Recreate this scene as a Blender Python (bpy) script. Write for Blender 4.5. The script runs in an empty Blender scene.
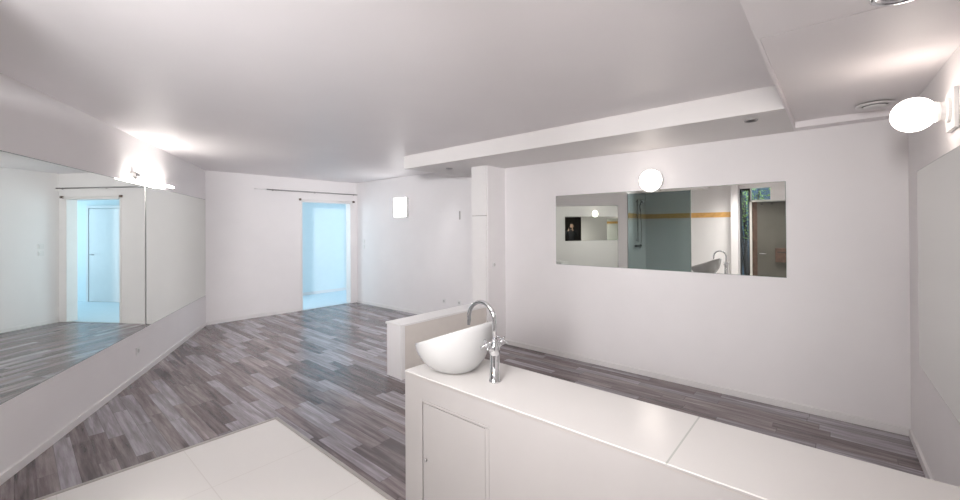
import bpy, bmesh, math, random
from mathutils import Vector, Matrix
D = bpy.data; S = bpy.context.scene; COL = S.collection
random.seed(4)

# ------------------------------------------------------------------ camera
EYE = 1.55
cd = D.cameras.new('camera'); cam = D.objects.new('camera', cd); COL.objects.link(cam)
S.camera = cam
cd.sensor_width = 36.0; cd.lens = 36.0 * 406.6 / 960.0
cd.shift_y = -(250.0 - 226.63) / 960.0
cd.clip_start = 0.01; cd.clip_end = 200
yaw, pitch, roll = math.radians(-48.91), math.radians(0.27), math.radians(0.337)
cam.matrix_world = (Matrix.Translation((0, 0, EYE)) @ Matrix.Rotation(yaw, 4, 'Z')
                    @ Matrix.Rotation(math.radians(90) + pitch, 4, 'X') @ Matrix.Rotation(-roll, 4, 'Z'))
# ------------------------------------------------------------------ world, exposure
w = D.worlds.new('sky'); S.world = w; w.use_nodes = True
w.node_tree.nodes['Background'].inputs[0].default_value = (0.62, 0.78, 1.0, 1)
w.node_tree.nodes['Background'].inputs[1].default_value = 2.5
S.view_settings.view_transform = 'Standard'; S.view_settings.look = 'None'
S.view_settings.gamma = 1.0; S.view_settings.use_curve_mapping = False
S.view_settings.exposure = 1.10

def area(name, loc, direction, sx, sy, power, color, spread=180):
    l = D.lights.new(name, 'AREA'); l.shape = 'RECTANGLE'; l.size = sx; l.size_y = sy
    l.energy = power; l.color = color; l.spread = math.radians(spread)
    o = D.objects.new(name, l); COL.objects.link(o); o.location = loc
    o.rotation_euler = Vector(direction).to_track_quat('-Z', 'Y').to_euler(); return o
# daylight through the window of the room beyond the doorway
area('daylight_next_room', (7.9, 8.6, 1.5), (-1, 0, -0.1), 1.3, 1.9, 16.5, (0.63, 0.82, 1.0))
# daylight through the window in the back wall of the room beyond the doorway, left of the opening
area('daylight_next_room_window', (3.45, 9.38, 1.35), (.12, -1, -0.02), 1.6, 1.9, 18, (0.78, 0.92, 1.0))
# two unseen fill lights added high up behind the photographer
area('fill_entrance', (-1.38, 0.11, 2.15), (1, 0.27, -0.09), .30, 1.14, 12.8, (1.0, 0.975, 0.985), 56)
area('fill_side', (-1.30, -0.1, 2.10), (.72, 1, -0.03), .60, .30, 22, (0.98, 0.975, 1.0), 56)
# unseen fill light added at ceiling height over the white tiled floor
area('fill_bathroom', (-.40, 1.10, 2.51), (.15, 0.1, -1), 1.3, .85, 38, (1.0, 0.96, 0.95), 140)
# fill light added for the alcove, hidden behind the dropped strip
area('fill_alcove', (4.40, 4.80, 2.51), (-.55, 0.1, -1), 0.3, .7, 8, (0.97, 0.97, 1.0), 105)

# ------------------------------------------------------------------ materials
MATS = {}
def nt(m):
    m.use_nodes = True; n = m.node_tree; return n, n.nodes['Principled BSDF']
def mat(name, col, rough=0.5, metal=0.0, noise=0.0, scale=8.0, bump=0.0, spec=0.5, coat=0.0):
    if name in MATS: return MATS[name]
    m = D.materials.new(name); n, b = nt(m); L = n.links
    b.inputs['Base Color'].default_value = (*col, 1); b.inputs['Roughness'].default_value = rough
    b.inputs['Metallic'].default_value = metal; b.inputs['Specular IOR Level'].default_value = spec
    b.inputs['Coat Weight'].default_value = coat
    tc = n.nodes.new('ShaderNodeTexCoord'); nz = n.nodes.new('ShaderNodeTexNoise')
    nz.inputs['Scale'].default_value = scale; nz.inputs['Detail'].default_value = 4
    L.new(tc.outputs['Object'], nz.inputs['Vector'])
    if noise:
        r = n.nodes.new('ShaderNodeValToRGB')
        r.color_ramp.elements[0].position = .3; r.color_ramp.elements[1].position = .7
        r.color_ramp.elements[0].color = (*[c * (1 - noise) for c in col], 1)
        r.color_ramp.elements[1].color = (*[min(1, c * (1 + noise)) for c in col], 1)
        L.new(nz.outputs['Fac'], r.inputs['Fac']); L.new(r.outputs['Color'], b.inputs['Base Color'])
    if bump:
        bp = n.nodes.new('ShaderNodeBump'); bp.inputs['Strength'].default_value = bump; bp.inputs['Distance'].default_value = .002
        nb = n.nodes.new('ShaderNodeTexNoise'); nb.inputs['Scale'].default_value = 220; nb.inputs['Detail'].default_value = 2
        L.new(tc.outputs['Object'], nb.inputs['Vector'])
        L.new(nb.outputs['Fac'], bp.inputs['Height']); L.new(bp.outputs['Normal'], b.inputs['Normal'])
    MATS[name] = m; return m
def emit(name, col, strength, base=(0.9, 0.9, 0.9)):
    m = D.materials.new(name); n, b = nt(m)
    b.inputs['Base Color'].default_value = (*base, 1); b.inputs['Emission Color'].default_value = (*col, 1)
    b.inputs['Emission Strength'].default_value = strength; return m
def math_node(n, op, a, b=None, c=None):
    x = n.nodes.new('ShaderNodeMath'); x.operation = op
    for i, v in enumerate((a, b, c)):
        if v is None: continue
        if isinstance(v, (int, float)): x.inputs[i].default_value = v
        else: n.links.new(v, x.inputs[i])
    return x.outputs[0]

def laminate():
    m = D.materials.new('grey_laminate'); n, b = nt(m); L = n.links
    g = n.nodes.new('ShaderNodeNewGeometry'); s = n.nodes.new('ShaderNodeSeparateXYZ'); L.new(g.outputs['Position'], s.inputs[0])
    X, Y = s.outputs[0], s.outputs[1]
    W = 0.092
    rx = math_node(n, 'DIVIDE', X, W); row = math_node(n, 'FLOOR', rx); fx = math_node(n, 'SUBTRACT', rx, row)
    wn = n.nodes.new('ShaderNodeTexWhiteNoise'); wn.noise_dimensions = '1D'; L.new(row, wn.inputs['W'])
    ln = math_node(n, 'MULTIPLY_ADD', wn.outputs['Value'], 0.5, 0.55)
    off = math_node(n, 'MULTIPLY', wn.outputs['Value'], 37.7)
    ry = math_node(n, 'DIVIDE', math_node(n, 'ADD', Y, off), ln); colm = math_node(n, 'FLOOR', ry); fy = math_node(n, 'SUBTRACT', ry, colm)
    cv = n.nodes.new('ShaderNodeCombineXYZ'); L.new(row, cv.inputs[0]); L.new(colm, cv.inputs[1])
    wn2 = n.nodes.new('ShaderNodeTexWhiteNoise'); wn2.noise_dimensions = '2D'; L.new(cv.outputs[0], wn2.inputs['Vector'])
    # streaks along the boards
    sv = n.nodes.new('ShaderNodeCombineXYZ')
    L.new(math_node(n, 'MULTIPLY', X, 30.0), sv.inputs[0]); L.new(math_node(n, 'MULTIPLY', Y, 1.9), sv.inputs[1])
    L.new(math_node(n, 'MULTIPLY', wn2.outputs['Value'], 50.0), sv.inputs[2])
    nz = n.nodes.new('ShaderNodeTexNoise'); nz.inputs['Scale'].default_value = 1.0; nz.inputs['Detail'].default_value = 5; nz.inputs['Roughness'].default_value = .65
    L.new(sv.outputs[0], nz.inputs['Vector'])
    t = math_node(n, 'ADD', math_node(n, 'MULTIPLY_ADD', wn2.outputs['Value'], 0.80, .02), math_node(n, 'MULTIPLY', math_node(n, 'SUBTRACT', nz.outputs['Fac'], 0.475), 1.9))
    r = n.nodes.new('ShaderNodeValToRGB'); cr = r.color_ramp
    cols = [(0.0, (0.075, 0.056, 0.058)), (.25, (0.150, 0.116, 0.118)), (.5, (0.235, 0.192, 0.196)), (.75, (0.325, 0.275, 0.280)), (1, (0.47, 0.42, 0.42))]
    cr.elements[0].position = 0; cr.elements[0].color = (*cols[0][1], 1); cr.elements[1].position = 1; cr.elements[1].color = (*cols[4][1], 1)
    for p, c in cols[1:4]:
        e = cr.elements.new(p); e.color = (*c, 1)
    L.new(t, r.inputs['Fac'])
    # hue drift: some boards bluer
    mx = n.nodes.new('ShaderNodeMix'); mx.data_type = 'RGBA'; mx.blend_type = 'MULTIPLY'
    L.new(r.outputs['Color'], mx.inputs[6]); mx.inputs[7].default_value = (0.90, 0.955, 1.02, 1)
    L.new(math_node(n, 'GREATER_THAN', wn2.outputs['Value'], 0.62), mx.inputs[0])
    # thin seams
    ex = math_node(n, 'LESS_THAN', fx, 0.03); ey = math_node(n, 'LESS_THAN', math_node(n, 'MULTIPLY', fy, ln), 0.004)
    seam = math_node(n, 'MAXIMUM', ex, ey)
    mx2 = n.nodes.new('ShaderNodeMix'); mx2.data_type = 'RGBA'; L.new(math_node(n, 'MULTIPLY', seam, 0.6), mx2.inputs[0])
    L.new(mx.outputs[2], mx2.inputs[6]); mx2.inputs[7].default_value = (0.05, 0.04, 0.042, 1)
    L.new(mx2.outputs[2], b.inputs['Base Color'])
    b.inputs['Roughness'].default_value = 0.26; b.inputs['Specular IOR Level'].default_value = .75
    bp = n.nodes.new('ShaderNodeBump'); bp.inputs['Strength'].default_value = .25; bp.inputs['Distance'].default_value = .001
    L.new(nz.outputs['Fac'], bp.inputs['Height']); L.new(bp.outputs['Normal'], b.inputs['Normal'])
    return m
def tiles(name, col, grout, ax, size, off, gw, rough=.25, bump=.0):
    """square-cut tiles on world axes ax=(0,1) etc."""
    m = D.materials.new(name); n, b = nt(m); L = n.links
    g = n.nodes.new('ShaderNodeNewGeometry'); s = n.nodes.new('ShaderNodeSeparateXYZ'); L.new(g.outputs['Position'], s.inputs[0])
    masks = []; ids = []
    for a, sz, of in zip(ax, size, off):
        v = math_node(n, 'DIVIDE', math_node(n, 'SUBTRACT', s.outputs[a], of), sz); fl = math_node(n, 'FLOOR', v)
        fr = math_node(n, 'MULTIPLY', math_node(n, 'SUBTRACT', v, fl), sz)
        masks.append(math_node(n, 'LESS_THAN', fr, gw)); ids.append(fl)
    mk = masks[0] if len(masks) == 1 else math_node(n, 'MAXIMUM', masks[0], masks[1])
    mx = n.nodes.new('ShaderNodeMix'); mx.data_type = 'RGBA'; L.new(mk, mx.inputs[0])
    mx.inputs[6].default_value = (*col, 1); mx.inputs[7].default_value = (*grout, 1)
    L.new(mx.outputs[2], b.inputs['Base Color']); b.inputs['Roughness'].default_value = rough
    return m
M = dict(
    wall=mat('white_wall_paint', (0.85, 0.825, 0.825), .6, noise=.012, scale=3, bump=.25),
    ceil=mat('ceiling_paint', (0.90, 0.865, 0.87), .5, noise=.01, scale=2),
    trim=mat('white_trim', (0.82, 0.80, 0.79), .35, noise=.01),
    beige=mat('beige_panel', (0.70, 0.65, 0.60), .5, noise=.02),
    grey=mat('grey_edge_profile', (0.42, 0.39, 0.37), .35, metal=.3, noise=.03),
    mirror=mat('mirror_silvering', (0.80, 0.83, 0.79), .0, metal=1.0),
    mirror_clear=mat('clear_mirror_silvering', (0.84, 0.855, 0.82), .0, metal=1.0),
    edge=mat('glass_edge', (0.16, 0.20, 0.18), .15, noise=.05),
    chrome=mat('chrome', (0.72, 0.73, 0.75), .08, metal=1.0),
    steel=mat('brushed_steel', (0.42, 0.41, 0.41), .3, metal=1.0),
    ceramic=mat('white_ceramic', (0.54, 0.54, 0.535), .12, coat=.3),
    plastic=mat('white_plastic', (0.80, 0.79, 0.78), .35),
    dark=mat('dark_gap', (0.03, 0.03, 0.03), .6),
    cool=mat('next_room_paint', (0.78, 0.86, 0.88), .6, noise=.01),
    lino=mat('pale_blue_floor', (0.62, 0.74, 0.80), .5, noise=.02),
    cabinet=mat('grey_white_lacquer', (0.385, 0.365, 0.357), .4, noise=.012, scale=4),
    lam=laminate(),
    tile=tiles('white_floor_tile', (0.74, 0.715, 0.69), (0.66, 0.63, 0.60), (0, 1), (.62, .62), (1.40, 3.45), .006, .3),
    top=tiles('white_worktop_tile', (0.68, 0.66, 0.64), (0.46, 0.47, 0.44), (1,), (1.322,), (.402,), .006, .22),
    orange=mat('orange_tile', (0.80, 0.46, 0.16), .3, noise=.12, scale=14),
    wood=mat('worn_brown_wood', (0.085, 0.05, 0.036), .6, noise=.35, scale=12),
    door=mat('taupe_door_paint', (0.10, 0.095, 0.08), .5, noise=.05, scale=5),
    frame=mat('pale_frame_paint', (0.62, 0.60, 0.56), .5, noise=.08),
    bark=mat('dark_bark', (0.05, 0.035, 0.028), .9, noise=.4, scale=30),
    leaf=mat('green_leaf', (0.24, 0.31, 0.07), .5, noise=.45, scale=9),
    paving=mat('outdoor_paving', (0.20, 0.20, 0.19), .9, noise=.2),
    skin=mat('skin', (0.62, 0.40, 0.30), .5, noise=.04),
    hair=mat('dark_hair', (0.035, 0.025, 0.02), .6, noise=.3, scale=40),
    jacket=mat('black_jacket', (0.022, 0.022, 0.028), .8, noise=.2, scale=20),
    trousers=mat('dark_trousers', (0.035, 0.04, 0.06), .85, noise=.2, scale=20),
)
g = D.materials.new('tinted_shower_glass'); n_, b_ = nt(g)
n_.nodes.remove(b_); gl = n_.nodes.new('ShaderNodeBsdfGlossy'); gl.inputs['Roughness'].default_value = 0
tr = n_.nodes.new('ShaderNodeBsdfTransparent'); tr.inputs['Color'].default_value = (0.54, 0.61, 0.61, 1)
fr = n_.nodes.new('ShaderNodeFresnel'); fr.inputs['IOR'].default_value = 1.3
mx = n_.nodes.new('ShaderNodeMixShader'); n_.links.new(fr.outputs[0], mx.inputs[0]); n_.links.new(tr.outputs[0], mx.inputs[1]); n_.links.new(gl.outputs[0], mx.inputs[2])
n_.links.new(mx.outputs[0], n_.nodes['Material Output'].inputs[0]); M['tint'] = g
g = D.materials.new('window_glass'); n_, b_ = nt(g); n_.nodes.remove(b_)
gl = n_.nodes.new('ShaderNodeBsdfGlossy'); gl.inputs['Roughness'].default_value = 0
tr = n_.nodes.new('ShaderNodeBsdfTransparent'); tr.inputs['Color'].default_value = (0.9, 0.94, 0.93, 1)
fr = n_.nodes.new('ShaderNodeFresnel'); fr.inputs['IOR'].default_value = 1.4
mx = n_.nodes.new('ShaderNodeMixShader'); n_.links.new(fr.outputs[0], mx.inputs[0]); n_.links.new(tr.outputs[0], mx.inputs[1]); n_.links.new(gl.outputs[0], mx.inputs[2])
n_.links.new(mx.outputs[0], n_.nodes['Material Output'].inputs[0]); M['glass'] = g
M['darkchrome'] = mat('shower_chrome', (0.30, 0.31, 0.33), .22, metal=1.0)
M['sock'] = mat('socket_grey', (0.55, 0.54, 0.53), .5)
M['bulb'] = emit('warm_globe_glow', (1.0, 0.88, 0.80), 4.6)
M['disc'] = emit('warm_disc_glow', (1.0, 0.90, 0.82), 4.0)
M['sconce'] = emit('white_sconce_glow', (1.0, 0.98, 0.98), 5.0)
M['tube'] = emit('tube_glow', (1.0, 0.95, 0.90), 24.0)
M['spot'] = emit('small_spot_glow', (1.0, 0.80, 0.60), 30.0)

# ------------------------------------------------------------------ mesh helpers
def link(name, bm, m, parent=None, smooth=False, bevel=0.0, segs=2):
    me = D.meshes.new(name); bmesh.ops.recalc_face_normals(bm, faces=bm.faces); bm.to_mesh(me); bm.free()
    for p in me.polygons: p.use_smooth = smooth
    for x in (m if isinstance(m, (list, tuple)) else [m]): me.materials.append(x)
    o = D.objects.new(name, me); COL.objects.link(o); o.parent = parent
    if bevel:
        b = o.modifiers.new('bevel', 'BEVEL'); b.width = bevel; b.segments = segs; b.limit_method = 'ANGLE'
    return o
def bx(bm, x0, x1, y0, y1, z0, z1):
    v = [bm.verts.new((x, y, z)) for z in (z0, z1) for x, y in ((x0, y0), (x1, y0), (x1, y1), (x0, y1))]
    for f in ((3, 2, 1, 0), (4, 5, 6, 7), (0, 1, 5, 4), (1, 2, 6, 5), (2, 3, 7, 6), (3, 0, 4, 7)): bm.faces.new([v[i] for i in f])
    return v
def prism(bm, pts, z0, z1):
    a = [bm.verts.new((x, y, z0)) for x, y in pts]; b = [bm.verts.new((x, y, z1)) for x, y in pts]; n = len(pts)
    bm.faces.new(a[::-1]); bm.faces.new(b)
    for i in range(n): bm.faces.new([a[i], a[(i + 1) % n], b[(i + 1) % n], b[i]])
def box(name, x0, x1, y0, y1, z0, z1, m, parent=None, bevel=0.0):
    bm = bmesh.new(); bx(bm, x0, x1, y0, y1, z0, z1); return link(name, bm, m, parent, bevel=bevel)
def lathe(bm, prof, seg=32, mtx=Matrix()):
    rings = []
    for r, z in prof:
        if r < 1e-6: rings.append([bm.verts.new(mtx @ Vector((0, 0, z)))])
        else: rings.append([bm.verts.new(mtx @ Vector((r * math.cos(2 * math.pi * i / seg), r * math.sin(2 * math.pi * i / seg), z))) for i in range(seg)])
    for a, b in zip(rings, rings[1:]):
        for i in range(seg):
            j = (i + 1) % seg
            if len(a) == 1 and len(b) == 1: continue
            if len(a) == 1: bm.faces.new([a[0], b[i], b[j]])
            elif len(b) == 1: bm.faces.new([a[i], a[j], b[0]])
            else: bm.faces.new([a[i], a[j], b[j], b[i]])
    return rings
def tube(bm, pts, r, seg=12, caps=True):
    pts = [Vector(p) for p in pts]; n = len(pts); rr = r if isinstance(r, (list, tuple)) else [r] * n
    up = None; rings = []
    for i, p in enumerate(pts):
        t = (pts[min(i + 1, n - 1)] - pts[max(i - 1, 0)]).normalized()
        if up is None: up = t.orthogonal().normalized()
        up = (up - t * up.dot(t)).normalized(); s = t.cross(up)
        rings.append([bm.verts.new(p + (up * math.cos(2 * math.pi * k / seg) + s * math.sin(2 * math.pi * k / seg)) * rr[i]) for k in range(seg)])
    for a, b in zip(rings, rings[1:]):
        for k in range(seg): bm.faces.new([a[k], a[(k + 1) % seg], b[(k + 1) % seg], b[k]])
    if caps: bm.faces.new(rings[0][::-1]); bm.faces.new(rings[-1])
def struct(o, label=None):
    o['kind'] = 'structure'
    if label: o['label'] = label
    return o
def tag(o, label, cat, group=None):
    o['label'] = label; o['category'] = cat
    if group: o['group'] = group
    return o
def thing(name, label, cat, loc=(0, 0, 0), rz=0.0, group=None):
    o = D.objects.new(name, None); COL.objects.link(o); o.empty_display_size = .1
    o.location = loc; o.rotation_euler = (0, 0, rz); return tag(o, label, cat, group)
def copy_tree(o, parent=None):
    c = o.copy(); COL.objects.link(c); c.parent = parent
    for ch in list(o.children): copy_tree(ch, c)
    return c

# ------------------------------------------------------------------ room layout (metres, camera at the origin)
ZC = 2.528; ZS = 2.357
XB = 4.346                                   # back wall with the wide mirror
RC = (XB, -0.415); RE = (0.15, -0.475)        # right wall
PA = (2.06, 7.75); PB = (4.796, 7.652)       # far wall, left and right ends
PL = (-0.27, 3.475)                          # near end of the slanted left wall
BX = -1.45                                   # end wall of the bathroom part
TH = .14
def lerp(a, b, t): return (a[0] + (b[0] - a[0]) * t, a[1] + (b[1] - a[1]) * t)
def wallseg(bm, p0, p1, z0=0, z1=ZC, ext=0.0, th=TH):
    """room on the left hand when walking p0 -> p1; thickness goes outwards"""
    d = Vector((p1[0] - p0[0], p1[1] - p0[1])).normalized(); n = Vector((d.y, -d.x)) * th
    q = (p1[0] + d.x * ext, p1[1] + d.y * ext)
    prism(bm, [p0, (p0[0] + n.x, p0[1] + n.y), (q[0] + n.x, q[1] + n.y), q], z0, z1)
def wall(name, segs, label=None):
    bm = bmesh.new()
    for s in segs: wallseg(bm, *s[:2], **(s[2] if len(s) > 2 else {}))
    return struct(link(name, bm, M['wall']), label)
def farpt(x): return (x, PA[1] + (PB[1] - PA[1]) * (x - PA[0]) / (PB[0] - PA[0]))
DX0, DX1, DZ = 3.62, 4.655, 2.10
wall('wall_back', [(RC, (XB, 3.60), {}), ((XB, 3.60), (4.83, 3.60), dict(th=.14))])
wall('wall_right', [(RE, RC, dict(ext=.2))])
wall('wall_alcove', [((4.83, 3.60), PB, dict(ext=.2))])
wall('wall_far', [(PB, farpt(DX1), {}), (farpt(DX1), farpt(DX0), dict(z0=DZ)), (farpt(DX0), PA, dict(ext=.2))])
wall('wall_left', [(PA, PL, {})])
wall('wall_shower_side', [(PL, (BX, 3.475), dict(ext=.14))])
# the end wall: white behind the shower, then glazing and the entrance
G0, G1 = 1.352, 1.512          # narrow window
T0 = .42; T1 = 1.215           # entrance door leaf
bm = bmesh.new()
wallseg(bm, (BX, 3.475), (BX, G1 + .01))
wallseg(bm, (BX, G1 + .01), (BX, .98), z0=2.36)
wallseg(bm, (BX, .98), (BX, T0), z0=2.07)
wallseg(bm, (BX, T0), (BX, -1.45), ext=.14)
bx(bm, BX, BX + .13, 1.53, 1.66, 0, ZC)
struct(link('wall_end', bm, M['wall']))
wall('wall_entrance', [((BX, -1.45), (.15, -1.45), dict(ext=.14)), ((.15, -1.45), (.15, -.61), {})])
# tiled band
bm = bmesh.new(); bx(bm, BX, BX + .008, 1.66, 3.475, 1.765, 1.875); bx(bm, BX + .008, -.30, 3.467, 3.475, 1.765, 1.875)
struct(link('trim_5', bm, M['orange']), 'band of orange tiles across the shower wall')
# pilaster
bm = bmesh.new(); bx(bm, 3.98, 4.36, 3.34, 3.60, 0, ZS + .01)
struct(link('wall_pilaster', bm, M['wall'], bevel=.003))
bm = bmesh.new(); bx(bm, 3.962, 3.98, 3.350, 3.60, .6, 1.711); bx(bm, 3.962, 3.98, 3.350, 3.60, 1.721, ZS)
t6 = struct(link('trim_6', bm, M['trim'], bevel=.0015))
bm = bmesh.new(); bx(bm, 3.972, 3.981, 3.352, 3.599, 1.711, 1.721); link('panel_joint', bm, M['grey'], t6)

# floors
bm = bmesh.new(); prism(bm, [(1.45, -1.6), (5.0, -.8), (5.0, 8.0), (1.9, 8.0), (-.6, 3.5), (1.42, 3.5), (1.42, -1.6)], -.1, 0)
struct(link('floor', bm, M['lam']))
bm = bmesh.new(); bx(bm, -1.6, 1.405, -1.6, 3.455, -.1, .003)
struct(link('floor_bathroom', bm, M['tile']))
bm = bmesh.new(); bx(bm, 1.405, 1.43, -.45, 3.48, -.02, .009); bx(bm, -.28, 1.43, 3.455, 3.48, -.02, .009)
struct(link('trim_1', bm, M['grey'], bevel=.003), 'grey edge profile around the white tiled floor')
# ceilings
bm = bmesh.new(); prism(bm, [(-1.7, -1.7), (5.1, -1.7), (5.1, 7.9), (1.9, 7.9), (-1.7, 3.9)], ZC, ZC + .15)
struct(link('ceiling', bm, M['ceil']))
bm = bmesh.new(); prism(bm, [(3.454, .25), (5.0, .25), (5.0, 4.30), (3.454, 4.356)], ZS, ZC + .01)
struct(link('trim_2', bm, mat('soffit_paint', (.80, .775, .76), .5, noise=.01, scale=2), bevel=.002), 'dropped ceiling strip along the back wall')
# lowered ceiling over the right end, with a shallow recessed panel
R0x, R1x, Ry = 2.10, 4.20, .245
bm = bmesh.new()
bx(bm, BX - .05, R0x, -1.5, .25, ZS, ZC + .01)
bx(bm, R1x, 4.45, -.6, .25, ZS, ZC + .01)
v = bx(bm, R0x + .007, R1x, -.6, .235, ZS + .004, ZC + .01)
for q in v:
    if q.co.z < 2.4: q.co.z = ZS + .05 if q.co.x > 3 else ZS
bx(bm, R0x, R1x, .235, .25, ZS, ZC + .01)
struct(link('trim_3', bm, M['ceil'], bevel=.0015), 'lowered ceiling panel over the right end')
bm = bmesh.new(); bx(bm, BX - .05, -.28, 2.10, 3.52, 2.39, ZC + .01)
struct(link('trim_4', bm, M['ceil']))

# baseboards
def skirting(name, pts):
    bm = bmesh.new()
    for a, b in zip(pts, pts[1:]):
        d = Vector((b[0] - a[0], b[1] - a[1])).normalized(); n = Vector((-d.y, d.x)) * .014; e = Vector((-d.y, d.x)) * .004
        a = (a[0], a[1]); 
        prism(bm, [a, b, (b[0] + n.x, b[1] + n.y), (a[0] + n.x, a[1] + n.y)], 0, .058)
        prism(bm, [a, b, (b[0] + e.x, b[1] + e.y), (a[0] + e.x, a[1] + e.y)], .058, .064)
    return struct(link(name, bm, M['trim'], bevel=.002))
skirting('baseboard_back', [RC, (XB, 3.34)])
skirting('baseboard_right', [(1.80, -.452), (4.334, -.4152)])
skirting('baseboard_alcove', [(4.83, 3.7), (PB[0] + .0, PB[1] - .012)])
skirting('baseboard_far', [farpt(DX0 - .03), (PA[0] + .02, PA[1])])
skirting('baseboard_left', [(PA[0] - .01, PA[1] - .02), PL])

# low partition wall in front of the pilaster
bm = bmesh.new(); bx(bm, 2.613, 3.964, 3.372, 3.602, 0, .545)
lw = struct(link('wall_low', bm, M['wall'], bevel=.002), 'low white partition wall with a capping board')
bm = bmesh.new(); bx(bm, 2.60, 3.964, 3.352, 3.614, .545, .566); link('capping_board', bm, M['trim'], lw, bevel=.003)
bm = bmesh.new(); bx(bm, 2.66, 3.964, 3.356, 3.372, .02, .543); link('side_panel', bm, M['beige'], lw, bevel=.002)
bm = bmesh.new(); bx(bm, 2.607, 2.656, 3.352, 3.372, 0, .545); link('corner_trim', bm, M['trim'], lw, bevel=.002)

# doorway in the far wall
bm = bmesh.new()
fa, fb = farpt(DX0), farpt(DX1)
for p, s in ((fa, 1), (fb, -1)):
    bx(bm, p[0] - .012 if s > 0 else p[0] - .018, p[0] + .018 if s > 0 else p[0] + .012, p[1] - .008, p[1] + .16, 0, DZ)
bx(bm, fa[0], fb[0], fb[1] - .004, fa[1] + .15, DZ - .018, DZ + .012)
d1 = struct(link('door_1', bm, M['trim'], bevel=.002), 'white lining of the open doorway to the next room')
bm = bmesh.new(); bx(bm, fa[0] - .001, fb[0], fb[1] + .0, fa[1] + .01, 0, .006); link('threshold', bm, M['steel'], d1)
# next room
def slab(name, x0, x1, y0, y1, z0, z1, m): return struct(box(name, x0, x1, y0, y1, z0, z1, m))
slab('floor_next_room', 2.2, 8.2, 7.72, 9.6, -.1, .001, M['lino'])
slab('ceiling_next_room', 2.2, 8.2, 7.86, 9.6, 2.50, 2.65, M['cool'])
slab('wall_next_room_back', 2.2, 8.2, 9.41, 9.55, 0, 2.6, M['cool'])
slab('wall_next_room_left', 2.2, 2.34, 7.86, 9.5, 0, 2.6, M['cool'])
slab('wall_next_room_right', 8.1, 8.24, 7.6, 9.5, 0, 2.6, M['cool'])
slab('wall_next_room_front', 4.96, 8.2, 7.66, 7.80, 0, 2.6, M['cool'])
slab('baseboard_next_room', 2.34, 5.56, 9.396, 9.41, 0, .07, M['trim'])
d2 = struct(box('door_2', 5.66, 6.42, 9.385, 9.41, .005, 2.03, M['trim'], bevel=.002), 'white closed door of the next room')
bm = bmesh.new(); bx(bm, 5.585, 5.65, 9.375, 9.41, 0, 2.10); bx(bm, 6.43, 6.49, 9.375, 9.41, 0, 2.10); bx(bm, 5.65, 6.43, 9.375, 9.41, 2.04, 2.10)
link('door_frame', bm, M['trim'], d2, bevel=.002)
bm = bmesh.new(); tube(bm, [(6.35, 9.385, 1.03), (6.35, 9.34, 1.03), (6.24, 9.335, 1.03)], .009); link('door_handle', bm, M['steel'], d2, smooth=True)

# glazing and entrance behind the photographer
bm = bmesh.new()
for y in (G0, G1 - .012): bx(bm, BX - .10, BX - .03, y - .012, y + .012, 0, 2.36)
bx(bm, BX - .10, BX - .03, G0, G1, 0, .04); bx(bm, BX - .10, BX - .03, G0, G1, 2.32, 2.36)
w1 = struct(link('window_1', bm, M['dark'], bevel=.002), 'tall narrow window beside the entrance door')
bm = bmesh.new(); bx(bm, BX - .07, BX - .062, G0 + .012, G1 - .024, .04, 2.32); link('window_pane', bm, M['glass'], w1)
bm = bmesh.new()
bx(bm, BX - .10, BX + .01, 1.300, 1.338, 0, 2.11); bx(bm, BX - .10, BX + .01, .98, 1.338, 2.07, 2.11); bx(bm, BX - .10, BX + .01, T0 - .03, .98, 2.07, 2.085)
bx(bm, BX - .10, BX - .0, T0 - .03, T0, 0, 2.07)
d3 = struct(link('door_3', bm, M['frame'], bevel=.002), 'pale frame around the entrance door')
bm = bmesh.new(); bx(bm, BX - .09, BX - .04, T1, 1.30, .0, 2.07); link('weathered_jamb', bm, M['wood'], d3)
bm = bmesh.new(); bx(bm, BX - .08, BX - .035, T0 + .002, T1 - .002, .006, 2.065); lf = link('door_leaf', bm, M['door'], d3, bevel=.002)
bm = bmesh.new()
for y in (1.15, .98): bx(bm, BX - .035, BX - .015, y - .04, y, 2.01, 2.03)
link('door_closer', bm, M['dark'], lf)
bm = bmesh.new(); tube(bm, [(BX - .035, 1.17, 1.0), (BX + .01, 1.17, 1.0), (BX + .01, 1.06, 1.0)], .009); link('door_handle', bm, M['steel'], lf, smooth=True)
bm = bmesh.new()
for y0, y1 in ((.97, .98), (1.32, 1.338)): bx(bm, BX - .09, BX - .04, y0 - .008, y1, 2.11, 2.36)
w2 = struct(link('window_2', bm, M['frame']), 'small glazed light above the entrance door')
bm = bmesh.new(); bx(bm, BX - .07, BX - .062, .98, 1.32, 2.11, 2.36); link('window_pane', bm, M['glass'], w2)
bm = bmesh.new(); bx(bm, BX - .035, BX + .05, .60, .905, .84, 1.12)
o = link('wooden_letterbox', bm, M['wood'], bevel=.004); tag(o, 'small brown wooden box fixed to the taupe entrance door', 'letterbox')
bm = bmesh.new(); bx(bm, BX + .05, BX + .056, .64, .87, 1.03, 1.05); link('letter_slot', bm, M['dark'], o)
slab('ground_outside', -6.5, BX - .14, -3, 6, -.15, -.02, M['paving'])
slab('wall_outside', -6.6, -6.45, -3, 6, -.15, 3.2, mat('dark_outdoor_wall', (.05, .065, .085), .9, noise=.2))
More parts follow.
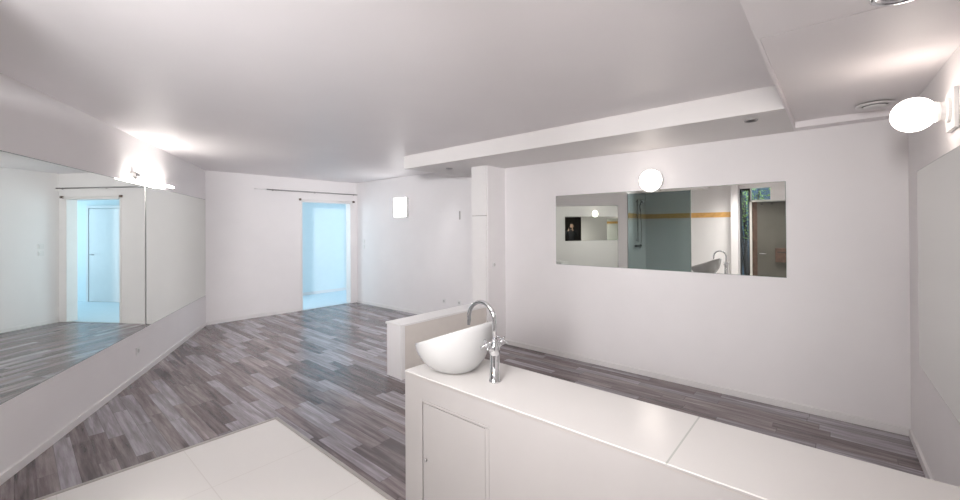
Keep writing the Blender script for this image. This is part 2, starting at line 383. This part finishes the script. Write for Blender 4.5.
def bush(x, y, h, r, n, seed, label):
    rnd = random.Random(seed)
    root = thing('garden_shrub', label, 'shrub', (x, y, -.02))
    bm = bmesh.new()
    tips = []
    for i in range(9):
        a = rnd.uniform(0, 6.28); k = rnd.uniform(.3, 1)
        p1 = (math.cos(a) * r * .3 * k, math.sin(a) * r * .3 * k, h * .5); p2 = (math.cos(a) * r * .8 * k, math.sin(a) * r * .8 * k, h * rnd.uniform(.75, .98))
        tube(bm, [(rnd.uniform(-.02, .02), rnd.uniform(-.02, .02), 0), p1, p2], [.03, .018, .006], 6); tips.append(p2)
    link('stem', bm, M['bark'], root)
    bm = bmesh.new()
    for i in range(n):
        a = rnd.uniform(0, 6.28); z = h * rnd.uniform(.45, 1.02); rr = r * math.sqrt(rnd.random()) * (1 - abs(z / h - .75) * .8)
        c = Vector((math.cos(a) * rr, math.sin(a) * rr, z)); u = Vector((rnd.gauss(0, 1), rnd.gauss(0, 1), rnd.gauss(0, .6))).normalized(); v = u.orthogonal().normalized(); L_ = rnd.uniform(.05, .09)
        nrm = u.cross(v) * .008
        q = [bm.verts.new(c), bm.verts.new(c + u * L_ * .5 + v * L_ * .25 + nrm), bm.verts.new(c + u * L_), bm.verts.new(c + u * L_ * .5 - v * L_ * .25 + nrm)]
        bm.faces.new(q)
    link('foliage', bm, M['leaf'], root)
d4 = struct(box('dark_panel', BX + .002, BX + .03, -1.40, -.50, .005, 2.08, mat('dark_brown_panel', (.035, .03, .028), .5, noise=.2), bevel=.003), 'added dark panel behind the photographer')  # dark panel added as stand-in for the dark opening mirrored behind the person
bush(-2.7, 1.55, 2.9, .75, 1500, 1, 'tall leafy green shrub outside the narrow window')
bush(-4.0, .35, 3.3, .7, 1400, 2, 'leafy green shrub outside beyond the entrance door')

# ------------------------------------------------------------------ mirrors
def mirror(name, label, org, rz, L_, z0, z1, m, group=None, t=.006):
    """mirror lying in local x (0..L), face towards local +y"""
    o = thing(name, label, 'mirror', (org[0], org[1], 0), rz, group)
    bm = bmesh.new(); bx(bm, 0, L_, .001, t - .001, z0, z1); link('backing', bm, M['edge'], o)
    bm = bmesh.new(); v = [bm.verts.new(p) for p in ((.003, t, z0 + .003), (L_ - .003, t, z0 + .003), (L_ - .003, t, z1 - .003), (.003, t, z1 - .003),
                                                  (.003, t - .001, z0 + .003), (L_ - .003, t - .001, z0 + .003), (L_ - .003, t - .001, z1 - .003), (.003, t - .001, z1 - .003))]
    for f in ((0, 1, 2, 3), (7, 6, 5, 4), (0, 4, 5, 1), (1, 5, 6, 2), (2, 6, 7, 3), (3, 7, 4, 0)): bm.faces.new([v[i] for i in f])
    link('mirror_glass', bm, m, o); return o
LD = Vector((PL[0] - PA[0], PL[1] - PA[1])).normalized(); LN = Vector((-LD.y, LD.x)); LR = math.atan2(LD.y, LD.x)
def leftpt(t, off=0.0): return (PA[0] + LD.x * t + LN.x * off, PA[1] + LD.y * t + LN.y * off)
gl_ = 'large mirrors on the slanted left wall'
mirror('wall_mirror', 'large frameless mirror on slanted left wall, half nearer the far corner, reflecting plain wall', leftpt(.03), LR, 2.285, .488, 2.048, M['mirror'], gl_)
mirror('wall_mirror', 'large frameless mirror on slanted left wall, nearer half, reflecting the bright doorway', leftpt(2.345), LR, 2.335, .488, 2.048, M['mirror'], gl_)
mirror('wall_mirror', 'wide low mirror on the back wall below the round lamp', (XB, .312), math.pi / 2, 2.244, 1.113, 1.940, M['mirror_clear'])
rd = Vector((RC[0] - RE[0], RC[1] - RE[1])).normalized(); rr_ = math.atan2(rd.y, rd.x)
sp = (RC[0] - rd.x * 2.1, RC[1] - rd.y * 2.1)
mirror('wall_mirror', 'greyish mirror on the right wall cut by the photo edge', sp, rr_, 1.70, .629, 1.915, M['mirror'])

# ------------------------------------------------------------------ counter
CX0, CX1, CY1, CY0, CZ = 1.352, 1.767, 1.712, -.449, .807
van = thing('vanity_counter', 'long low white counter base with a flush door under the basin', 'counter', (1.56, .65, 0))
def L2(x, y, z=0): return (x - 1.56, y - .65, z)
def pbox(name, x0, x1, y0, y1, z0, z1, m, parent, bevel=0.0):
    return box(name, x0 - 1.56, x1 - 1.56, y0 - .65, y1 - .65, z0, z1, m, parent, bevel)
bm = bmesh.new(); bx(bm, CX0 - .0004 - 1.56, CX0 + .003 - 1.56, CY0 - .65, CY1 - .004 - .65, CZ - .016, CZ - .011); link('edge_joint', bm, M['grey'], van)
dy0, dy1, dz1 = 1.156, 1.574, .678
bm = bmesh.new()
for a in ((CX0 + .0006, CX1 - .004, CY0, dy0, 0, CZ - .005), (CX0 + .0006, CX1 - .004, dy1, CY1 - .004, 0, CZ - .005), (CX0 + .0006, CX1 - .004, dy0, dy1, dz1, CZ - .005),
          (CX0 + .0006, CX1 - .004, dy0, dy1, 0, .10), (CX0 + .03, CX1 - .004, dy0, dy1, .10, dz1)):
    bx(bm, a[0] - 1.56, a[1] - 1.56, a[2] - .65, a[3] - .65, a[4], a[5])
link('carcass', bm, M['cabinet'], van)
bm = bmesh.new()
for a in ((dy0 - .022, dy0 - .004, .08, dz1 + .003), (dy0 - .022, dy1 + .002, dz1 + .004, dz1 + .014)):
    bx(bm, CX0 - .002 - 1.56, CX0 + .003 - 1.56, a[0] - .65, a[1] - .65, a[2], a[3])
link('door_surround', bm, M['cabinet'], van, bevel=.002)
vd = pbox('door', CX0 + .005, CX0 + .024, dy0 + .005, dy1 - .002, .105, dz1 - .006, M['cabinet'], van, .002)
bm = bmesh.new(); lathe(bm, [(0, 0), (.006, 0), (.008, .006), (.007, .012), (0, .013)], 16, Matrix.Translation(L2(CX0 + .005, 1.548, .395)) @ Matrix.Rotation(-math.pi / 2, 4, 'Y'))
link('knob', bm, M['steel'], vd, smooth=True)
ct = box('countertop', CX0, CX1, CY0, CY1, CZ - .005, CZ, M['top'], bevel=.0005)
tag(ct, 'white tiled worktop carrying the basin, running to the right wall', 'countertop')

# basin
bc = (1.547, 1.526)
bs = thing('vessel_sink', 'white ceramic vessel basin with slanted rim on the white worktop', 'sink', (bc[0], bc[1], CZ))
bm = bmesh.new(); seg = 64; prof = []
BR = .213
def rimz(y): return .192 - .37 * y
rings = []
def ring(f, k, inner=0.0):
    # f: 0 base .. 1 rim ; superellipse bowl section
    out = []
    for i in range(seg):
        a = 2 * math.pi * i / seg; R_ = .085 + (BR - .085) * (math.sin(f * math.pi / 2)) ** 1.05
        if k: R_ = max(0.0, R_ - inner)
        x = R_ * math.cos(a); y = R_ * math.sin(a)
        zt = rimz(BR * math.sin(a)); z = zt * (1 - math.cos(f * math.pi / 2)) ** .85
        if k: z = max(z, .012) + .0
        out.append(bm.verts.new((x, y, z)))
    return out
rings.append([bm.verts.new((0, 0, 0))])
for i in range(0, 15): rings.append(ring(i / 14, 0))
top_in = []
for i in range(14, 2, -1): rings.append(ring(i / 14, 1, .009))
rings.append([bm.verts.new((0, 0, .013))])
for a, b in zip(rings, rings[1:]):
    for i in range(seg):
        j = (i + 1) % seg
        if len(a) == 1: bm.faces.new([a[0], b[i], b[j]])
        elif len(b) == 1: bm.faces.new([a[i], a[j], b[0]])
        else: bm.faces.new([a[i], a[j], b[j], b[i]])
link('bowl', bm, M['ceramic'], bs, smooth=True)
bm = bmesh.new(); lathe(bm, [(0, 0), (.028, 0), (.032, .003), (.028, .006), (.010, .007), (0, .005)], 24, Matrix.Translation((0, 0, .016)))
link('drain_plug', bm, M['chrome'], bs, smooth=True)

# tap
tp = thing('basin_tap', 'tall chrome gooseneck tap with two cross handles beside the white basin', 'tap', (1.536, 1.25, CZ))
bm = bmesh.new()
lathe(bm, [(0, 0), (.029, 0), (.029, .007), (.0245, .010), (.0240, .125), (.0235, .130), (.0235, .134), (.026, .138), (.026, .165), (.022, .185), (.0155, .198), (.0125, .207), (0, .207)], 28)
for s in (-1, 1):
    tube(bm, [(0, 0, .145), (s * .022, 0, .160), (s * .046, 0, .176)], [.012, .012, .0125], 16)
link('body', bm, M['chrome'], tp, smooth=True)
bm = bmesh.new(); pts = [(0, 0, .20), (0, 0, .25), (0, 0, .292)]; cr = .084
for i in range(1, 17):
    a = math.pi * i / 16 * 1.06
    pts.append((0, cr - cr * math.cos(a), .292 + cr * math.sin(a)))
l_ = pts[-1]; pts.append((0, l_[1] + .004, l_[2] - .026))
tube(bm, pts, [.0105] * (len(pts) - 2) + [.0095, .0080], 18)
link('spout', bm, M['chrome'], tp, smooth=True)
for s in (-1, 1):
    bm = bmesh.new(); ax = Vector((s * .72, 0, .69)).normalized(); p0 = Vector((s * .044, 0, .173))
    tube(bm, [p0, p0 + ax * .014, p0 + ax * .030], [.0125, .011, .010], 16)
    c = p0 + ax * .026; u = Vector((0, 1, 0)); v = ax.cross(u)
    for d_ in (u + v, u - v):
        d_ = d_.normalized() * .032; tube(bm, [c - d_, c - d_ * .6, c, c + d_ * .6, c + d_], [.0058, .005, .0045, .005, .0058], 10)
    link('handle', bm, M['chrome'], tp, smooth=True)

# ------------------------------------------------------------------ lamps and fittings
# round lamp above the back mirror
t = thing('round_wall_lamp', 'lit round disc lamp on the back wall above the wide mirror', 'lamp', (XB, 1.426, 2.035), 0)
R = Matrix.Rotation(-math.pi / 2, 4, 'Y')
bm = bmesh.new(); lathe(bm, [(0, 0), (.118, 0), (.122, .004), (.122, .028), (.116, .034), (0, .034)], 40, R); link('lamp_base', bm, M['plastic'], t, smooth=False)
bm = bmesh.new(); lathe(bm, [(.110, .034), (.108, .050), (.090, .068), (.055, .080), (0, .085)], 40, R); link('lamp_shade', bm, M['disc'], t, smooth=True)
# globe lamp on the right wall
gx = 2.93; gy = RC[1] + (gx - RC[0]) * (RE[1] - RC[1]) / (RE[0] - RC[0])
t = thing('globe_wall_lamp', 'lit white globe lamp with square base on the right wall', 'lamp', (gx, gy, 2.10), rr_)
bm = bmesh.new(); bx(bm, -.075, .085, .0005, .018, -.095, .095); link('mounting_plate', bm, M['plastic'], t, bevel=.004)
R = Matrix.Rotation(-math.pi / 2, 4, 'X')
bm = bmesh.new(); lathe(bm, [(.058, .018), (.058, .030), (.046, .034), (.044, .050), (.048, .054), (.048, .064), (0, .064)], 32, R); link('lamp_holder', bm, M['plastic'], t, smooth=False)
bm = bmesh.new()
prof = [(.046, .060)] + [(.083 * math.sin(a), .138 - .083 * math.cos(a)) for a in [math.radians(x) for x in range(35, 181, 8)]] + [(0, .221)]
lathe(bm, prof, 40, R); link('glass_globe', bm, M['bulb'], t, smooth=True)
# square sconce on the alcove wall
t = thing('square_wall_lamp', 'lit square white lamp high on the wall right of the doorway', 'lamp', (4.82, 6.13, 1.955), math.pi / 2)
bm = bmesh.new(); bx(bm, -.19, .19, -.0, .03, -.175, .175); link('lamp_base', bm, M['plastic'], t, bevel=.004)
bm = bmesh.new(); bx(bm, -.195, .195, .03, .068, -.185, .185); link('lamp_housing', bm, M['plastic'], t, bevel=.004)
bm = bmesh.new(); bx(bm, -.185, .185, .068, .0715, -.175, .175); link('lamp_shade', bm, M['sconce'], t)
# tube lamp above the joint of the left mirrors
tc_ = 2.28
p = leftpt(tc_ + .0)
t = thing('mirror_tube_lamp', 'lit slim tube lamp on a bracket above the joint of the two left mirrors', 'lamp', (p[0], p[1], 2.072), LR)
bm = bmesh.new(); bx(bm, .30, .40, .0, .05, .02, .075); bx(bm, .335, .365, .05, .085, .02, .04); bx(bm, .335, .365, .075, .115, .012, .022); link('bracket', bm, M['steel'], t, bevel=.003)
bm = bmesh.new(); tube(bm, [(-.48, .095, .005), (.52, .095, .005)], .013, 14); link('light_tube', bm, M['tube'], t, smooth=True)
for a_, b_c in ((-.51, -.48), (.52, .55)):
    bm = bmesh.new(); tube(bm, [(a_, .095, .005), (b_c, .095, .005)], .015, 14); link('end_cap', bm, M['plastic'], t, smooth=False)
# recessed ceiling fittings
def fitting(name, label, x, y, z, r, rim, core, cat='ceiling light', group=None):
    t = thing(name, label, cat, (x, y, z), 0, group)
    bm = bmesh.new(); lathe(bm, [(r * .68, .004), (r * .70, -.006), (r * .9, -.010), (r, -.006), (r, .002)], 32); link('trim_ring', bm, rim, t, smooth=True)
    bm = bmesh.new(); lathe(bm, [(0, -.003), (r * .3, -.004), (r * .7, -.002), (r * .7, .003)], 32); link('lamp_face', bm, core, t, smooth=True)
    return t
fitting('recessed_spotlight', 'small unlit recessed spotlight at the far end of the dropped ceiling strip', 3.82, 3.87, ZS, .045, M['steel'], M['dark'], group='spotlights in the dropped strip')
fitting('recessed_spotlight', 'small unlit recessed spotlight in the dropped strip above the right part of wide mirror', 3.66, .47, ZS, .045, M['steel'], M['dark'], group='spotlights in the dropped strip')
fitting('recessed_spotlight', 'chrome recessed spotlight at the top right edge of the photo', 2.01, -.19, ZS, .09, M['chrome'], M['chrome'])
fitting('recessed_spotlight', 'small lit spotlight in the ceiling over the shower', -.85, 2.95, 2.39, .04, M['chrome'], M['spot'])
fitting('recessed_spotlight', 'small unlit spotlight over the white tiled bathroom floor', -.9, 2.0, ZC, .045, M['steel'], M['dark'])
t = thing('ceiling_vent', 'round white ventilation valve in the lowered ceiling beside the globe lamp', 'vent', (3.90, -.215, ZS + .032))
bm = bmesh.new(); lathe(bm, [(.075, .002), (.095, 0), (.100, -.004), (.095, -.010), (.078, -.012), (.072, .0)], 36); link('vent_ring', bm, M['plastic'], t, smooth=True)
bm = bmesh.new(); lathe(bm, [(0, -.022), (.045, -.022), (.058, -.016), (.060, -.012), (0, -.010)], 36); link('vent_disc', bm, M['plastic'], t, smooth=True)
bm = bmesh.new(); lathe(bm, [(0, -.001), (.074, -.001), (.074, .003), (0, .003)], 36); link('vent_opening', bm, M['dark'], t)

# curtain rods
rw = math.atan2(PB[1] - PA[1], PB[0] - PA[0])
def rod(name, label, x0, x1, z, r, m, off=.05, ends=True):
    p = farpt(x0); L_ = (x1 - x0) / math.cos(rw); t = thing(name, label, 'curtain rod', (p[0], p[1], z), rw)
    bm = bmesh.new(); tube(bm, [(0, -off, 0), (L_, -off, 0)], r, 12); link('rod', bm, m, t, smooth=True)
    for f in ([.12, L_ * .5, L_ - .06] if L_ > 1.3 else [.02, L_ - .02]):
        bm = bmesh.new(); tube(bm, [(f, 0, 0), (f, -off - .004, 0)], .007, 8); lathe(bm, [(0, 0), (.018, 0), (.018, .006), (0, .006)], 16, Matrix.Translation((f, 0, 0)) @ Matrix.Rotation(math.pi / 2, 4, 'X'))
        link('bracket', bm, m, t)
    return t, L_
t, L_ = rod('curtain_rod', 'long grey curtain rod high on the far wall above the doorway', 2.98, 4.78, 2.275, .011, M['steel'])
bm = bmesh.new(); tube(bm, [(-.2, -.05, .002), (0, -.05, 0)], .008, 10); link('rod_extension', bm, M['plastic'], t, smooth=True)
t, L_ = rod('curtain_rod', 'thin white rod across the top of the bright doorway', 3.585, 4.70, 2.125, .005, M['plastic'], .03)
for f in (0.0, L_):
    bm = bmesh.new(); bx(bm, f - .018, f + .018, -.05, -.012, -.02, .02); link('rod_holder', bm, mat('bronze_holder', (.16, .12, .10), .4, noise=.1), t, bevel=.004)

# switches and sockets
def plate(name, label, org, rz, z, kind='socket', cat=None, s=.04, group=None):
    t = thing(name, label, cat or kind, (org[0], org[1], z), rz, group)
    bm = bmesh.new(); bx(bm, -s, s, 0, .009, -s, s); link('cover_plate', bm, M['plastic'], t, bevel=.003)
    bm = bmesh.new()
    if kind == 'socket':
        lathe(bm, [(0, 0), (.018, 0), (.021, .004), (0, .004)], 20, Matrix.Translation((0, .008, 0)) @ Matrix.Rotation(-math.pi / 2, 4, 'X')); link('socket_face', bm, M['sock'], t)
    else:
        bx(bm, -s * .6, s * .6, .009, .013, -s * .6, s * .6); link('rocker', bm, M['trim'], t, bevel=.002)
    return t
AW = lambda y: (4.83 + (PB[0] - 4.83) * (y - 3.6) / (PB[1] - 3.6), y)
plate('wall_socket', 'small white socket low on the slanted left wall below the mirror joint', leftpt(2.52), LR, .285)
plate('light_switch', 'white double switch on the right-hand wall beside the doorway, upper one', AW(7.40), math.pi / 2, 1.30, 'switch', 'light switch')
plate('light_switch', 'white switch on the wall beside the doorway, lower one', AW(7.40), math.pi / 2, 1.18, 'switch', 'light switch')
plate('wall_socket', 'white socket low on the wall above the low partition, left one', AW(5.02), math.pi / 2, .32)
plate('wall_socket', 'white socket low on the wall above the low partition, right one', AW(4.66), math.pi / 2, .33)
plate('wall_socket', 'white socket on the right side face of the white pilaster', (4.10, 3.34), math.pi, 1.08, s=.03)
bm = bmesh.new(); p = AW(4.64); bx(bm, p[0] - .012, p[0] - .0005, p[1] - .012, p[1] + .012, 1.70, 1.84)
tag(link('door_pull', bm, M['grey'], bevel=.004), 'small grey vertical handle on the wall left of the pilaster', 'handle')

# ------------------------------------------------------------------ shower, seen in the back mirror
t = thing('shower_screen', 'tall tinted glass shower screen behind the photographer', 'shower screen', (-.29, 2.83, 0))
bm = bmesh.new(); bx(bm, -.004, .004, -.635, .63, .02, 2.30); link('glass_pane', bm, M['tint'], t)
bm = bmesh.new(); bx(bm, -.008, .008, -.65, -.635, .0, 2.31); link('edge_profile', bm, M['edge'], t)
bm = bmesh.new(); bx(bm, -.010, .010, .63, .645, .0, 2.31); link('wall_profile', bm, M['steel'], t)
bm = bmesh.new(); bx(bm, -.012, .012, -.635, .63, .003, .02); link('bottom_profile', bm, M['steel'], t)
t = thing('shower_set', 'chrome shower mixer with riser rail and hand shower on the tiled wall', 'shower', (-.80, 3.475, 0), math.pi)
bm = bmesh.new(); tube(bm, [(0, .05, 1.22), (0, .05, 2.20)], .011, 12)
for z in (1.26, 2.16): tube(bm, [(0, 0, z), (0, .05, z)], .009, 8)
link('riser_rail', bm, M['darkchrome'], t, smooth=True)
bm = bmesh.new(); tube(bm, [(-.12, .06, 1.13), (.12, .06, 1.13)], .024, 14)
for s in (-1, 1): tube(bm, [(s * .075, 0, 1.13), (s * .075, .06, 1.13)], .016, 12)
link('mixer_body', bm, M['darkchrome'], t, smooth=True)
for s in (-1, 1):
    bm = bmesh.new(); tube(bm, [(s * .12, .06, 1.13), (s * .17, .06, 1.13)], [.027, .024], 14); link('mixer_knob', bm, M['darkchrome'], t, smooth=True)
bm = bmesh.new(); tube(bm, [(.03, .10, 1.92), (.01, .09, 2.05), (-.01, .13, 2.13)], [.012, .013, .014], 12); lathe(bm, [(0, .012), (.03, .010), (.045, -.006), (.044, -.012), (0, -.013)], 24, Matrix.Translation((-.015, .155, 2.145)) @ Matrix.Rotation(-.9, 4, 'X'))
link('hand_shower', bm, M['darkchrome'], t, smooth=True)
bm = bmesh.new(); pts = []
for i in range(25):
    a = i / 24; pts.append((.03 - .03 * a + .10 * math.sin(a * math.pi), .10 - .03 * a, 1.92 + (1.11 - 1.92) * a - .42 * math.sin(a * math.pi) * a))
tube(bm, pts, .007, 8); link('shower_hose', bm, M['darkchrome'], t, smooth=True)

# ------------------------------------------------------------------ photographer
pr = thing('person', 'person in dark clothes photographing with raised phone, seen only in mirrors', 'person', (-.31, -.265, .003), yaw)
def skin(name, chains, m, parent, sub=2):
    """chains: list of lists of (co, radius or (rx, ry)); points shared by position"""
    vs = []; es = []; rs = []; roots = []; key = {}
    for ch in chains:
        prev = None
        for co, r in ch:
            k = tuple(round(c, 4) for c in co)
            if k not in key:
                key[k] = len(vs); vs.append(co); rs.append(r if isinstance(r, tuple) else (r, r))
                if prev is None: roots.append(key[k])
            i = key[k]
            if prev is not None: es.append((prev, i))
            prev = i
    me = D.meshes.new(name); me.from_pydata(vs, es, []); me.materials.append(m)
    o = D.objects.new(name, me); COL.objects.link(o); o.parent = parent
    md = o.modifiers.new('skin', 'SKIN'); md.use_smooth_shade = True
    sd = o.modifiers.new('sub', 'SUBSURF'); sd.levels = sub; sd.render_levels = sub
    dat = me.skin_vertices[0].data
    for i, r in enumerate(rs): dat[i].radius = r
    for i in roots: dat[i].use_root = True
    return o
pel = ((0, 0, .95), (.125, .085)); spi = ((0, .0, 1.12), (.125, .09)); che = ((0, 0, 1.32), (.140, .085)); nk = ((0, 0, 1.47), .055)
body = [[pel, spi, che, nk, ((0, .012, 1.53), .052), ((0, .03, 1.585), (.060, .070)), ((0, .022, 1.65), (.076, .092)), ((0, .010, 1.705), (.070, .080)), ((0, .005, 1.735), (.04, .05))]]
for s in (-1, 1):
    body.append([che, ((s * .17, 0, 1.41), .052), ((s * .25, .12, 1.22), .040), ((s * .16, .24, 1.36), .032), ((s * .095, .285, 1.455), .024), ((s * .078, .295, 1.50), (.030, .018)), ((s * .072, .298, 1.525), (.026, .015))])
    body.append([pel, ((s * .09, 0, .86), .085), ((s * .105, .02, .49), .055), ((s * .115, -.01, .10), .036), ((s * .125, .12, .035), .030)])
    for k, (dz, ln) in enumerate(((.058, .062), (.040, .070), (.022, .066), (.005, .052))):      # four fingers wrapping the phone's back edge
        z = 1.49 + dz
        body.append([((s * .082, .296, z), .0085), ((s * .090, .330, z + .002), .0085), ((s * .082, .352, z + .003), .008), ((s * (.080 - ln * .4), .356, z + .003), .007)])
    body.append([((s * .085, .285, 1.485), .011), ((s * .072, .300, 1.505), .010), ((s * .055, .312, 1.520), .009)])   # thumb
skin('body', body, M['skin'], pr)
jk = [[((0, 0, .84), (.168, .118)), ((0, 0, .92), (.178, .124)), ((0, 0, 1.12), (.150, .110)), ((0, 0, 1.32), (.176, .122)), ((0, 0, 1.41), (.125, .098)), ((0, .004, 1.475), (.072, .070)), ((0, .008, 1.50), (.066, .064))]]
for s in (-1, 1): jk.append([((0, 0, 1.32), (.176, .122)), ((s * .18, 0, 1.41), .066), ((s * .25, .12, 1.22), .054), ((s * .16, .24, 1.36), .044), ((s * .112, .273, 1.43), .036)])
skin('jacket', jk, M['jacket'], pr)
tr_ = [[((0, 0, 1.02), (.148, .104)), ((0, 0, .96), (.158, .112)), ((0, 0, .90), (.155, .11))]]
for s in (-1, 1): tr_.append([((0, 0, .90), (.155, .11)), ((s * .09, 0, .82), .095), ((s * .105, .02, .49), .070), ((s * .115, -.01, .12), .060), ((s * .116, 0, .05), .058)])
skin('trousers', tr_, M['trousers'], pr)
for s in (-1, 1): skin('shoe', [[((s * .115, -.04, .045), (.042, .042)), ((s * .12, .05, .042), (.044, .040)), ((s * .13, .15, .034), (.042, .032)), ((s * .133, .19, .030), (.03, .024))]], M['hair'], pr)
def ball(name, c, r, m, seg=16):
    bm = bmesh.new(); bmesh.ops.create_uvsphere(bm, u_segments=seg, v_segments=seg // 2 + 2, radius=1.0)
    for v in bm.verts: v.co = Vector((c[0] + v.co.x * r[0], c[1] + v.co.y * r[1], c[2] + v.co.z * r[2]))
    return link(name, bm, m, pr, smooth=True)
bm = bmesh.new(); bmesh.ops.create_uvsphere(bm, u_segments=28, v_segments=18, radius=1.0)
for v in list(bm.verts):
    if v.co.y > .25 and v.co.z < .42: v.co.y = .25 + (v.co.y - .25) * .1
    v.co = Vector((v.co.x * .088, v.co.y * .104 + .002, v.co.z * .105 + 1.675))
link('hair', bm, M['hair'], pr, smooth=True)
ball('nose', (0, .118, 1.625), (.013, .018, .024), M['skin'])
for s in (-1, 1):
    ball('ear', (s * .082, .01, 1.63), (.010, .020, .032), M['skin']); ball('eye', (s * .031, .097, 1.652), (.013, .010, .009), M['hair'])
ball('mouth', (0, .105, 1.585), (.024, .008, .006), mat('lips', (.45, .20, .17), .5))
ph = thing('smartphone', 'dark phone held up in both hands by the person', 'phone', (-.022, -.0192, 1.533), yaw)
bm = bmesh.new(); bx(bm, -.078, .078, -.004, .005, -.037, .037); link('phone_body', bm, M['dark'], ph, bevel=.004)
bm = bmesh.new(); bx(bm, -.066, .066, -.006, -.004, -.033, .033); link('screen', bm, mat('dark_screen', (.02, .02, .025), .1), ph)
bm = bmesh.new(); lathe(bm, [(0, 0), (.009, 0), (.009, .003), (0, .003)], 20, Matrix.Translation((-.055, .005, .018)) @ Matrix.Rotation(-math.pi / 2, 4, 'X')); link('lens', bm, M['chrome'], ph)
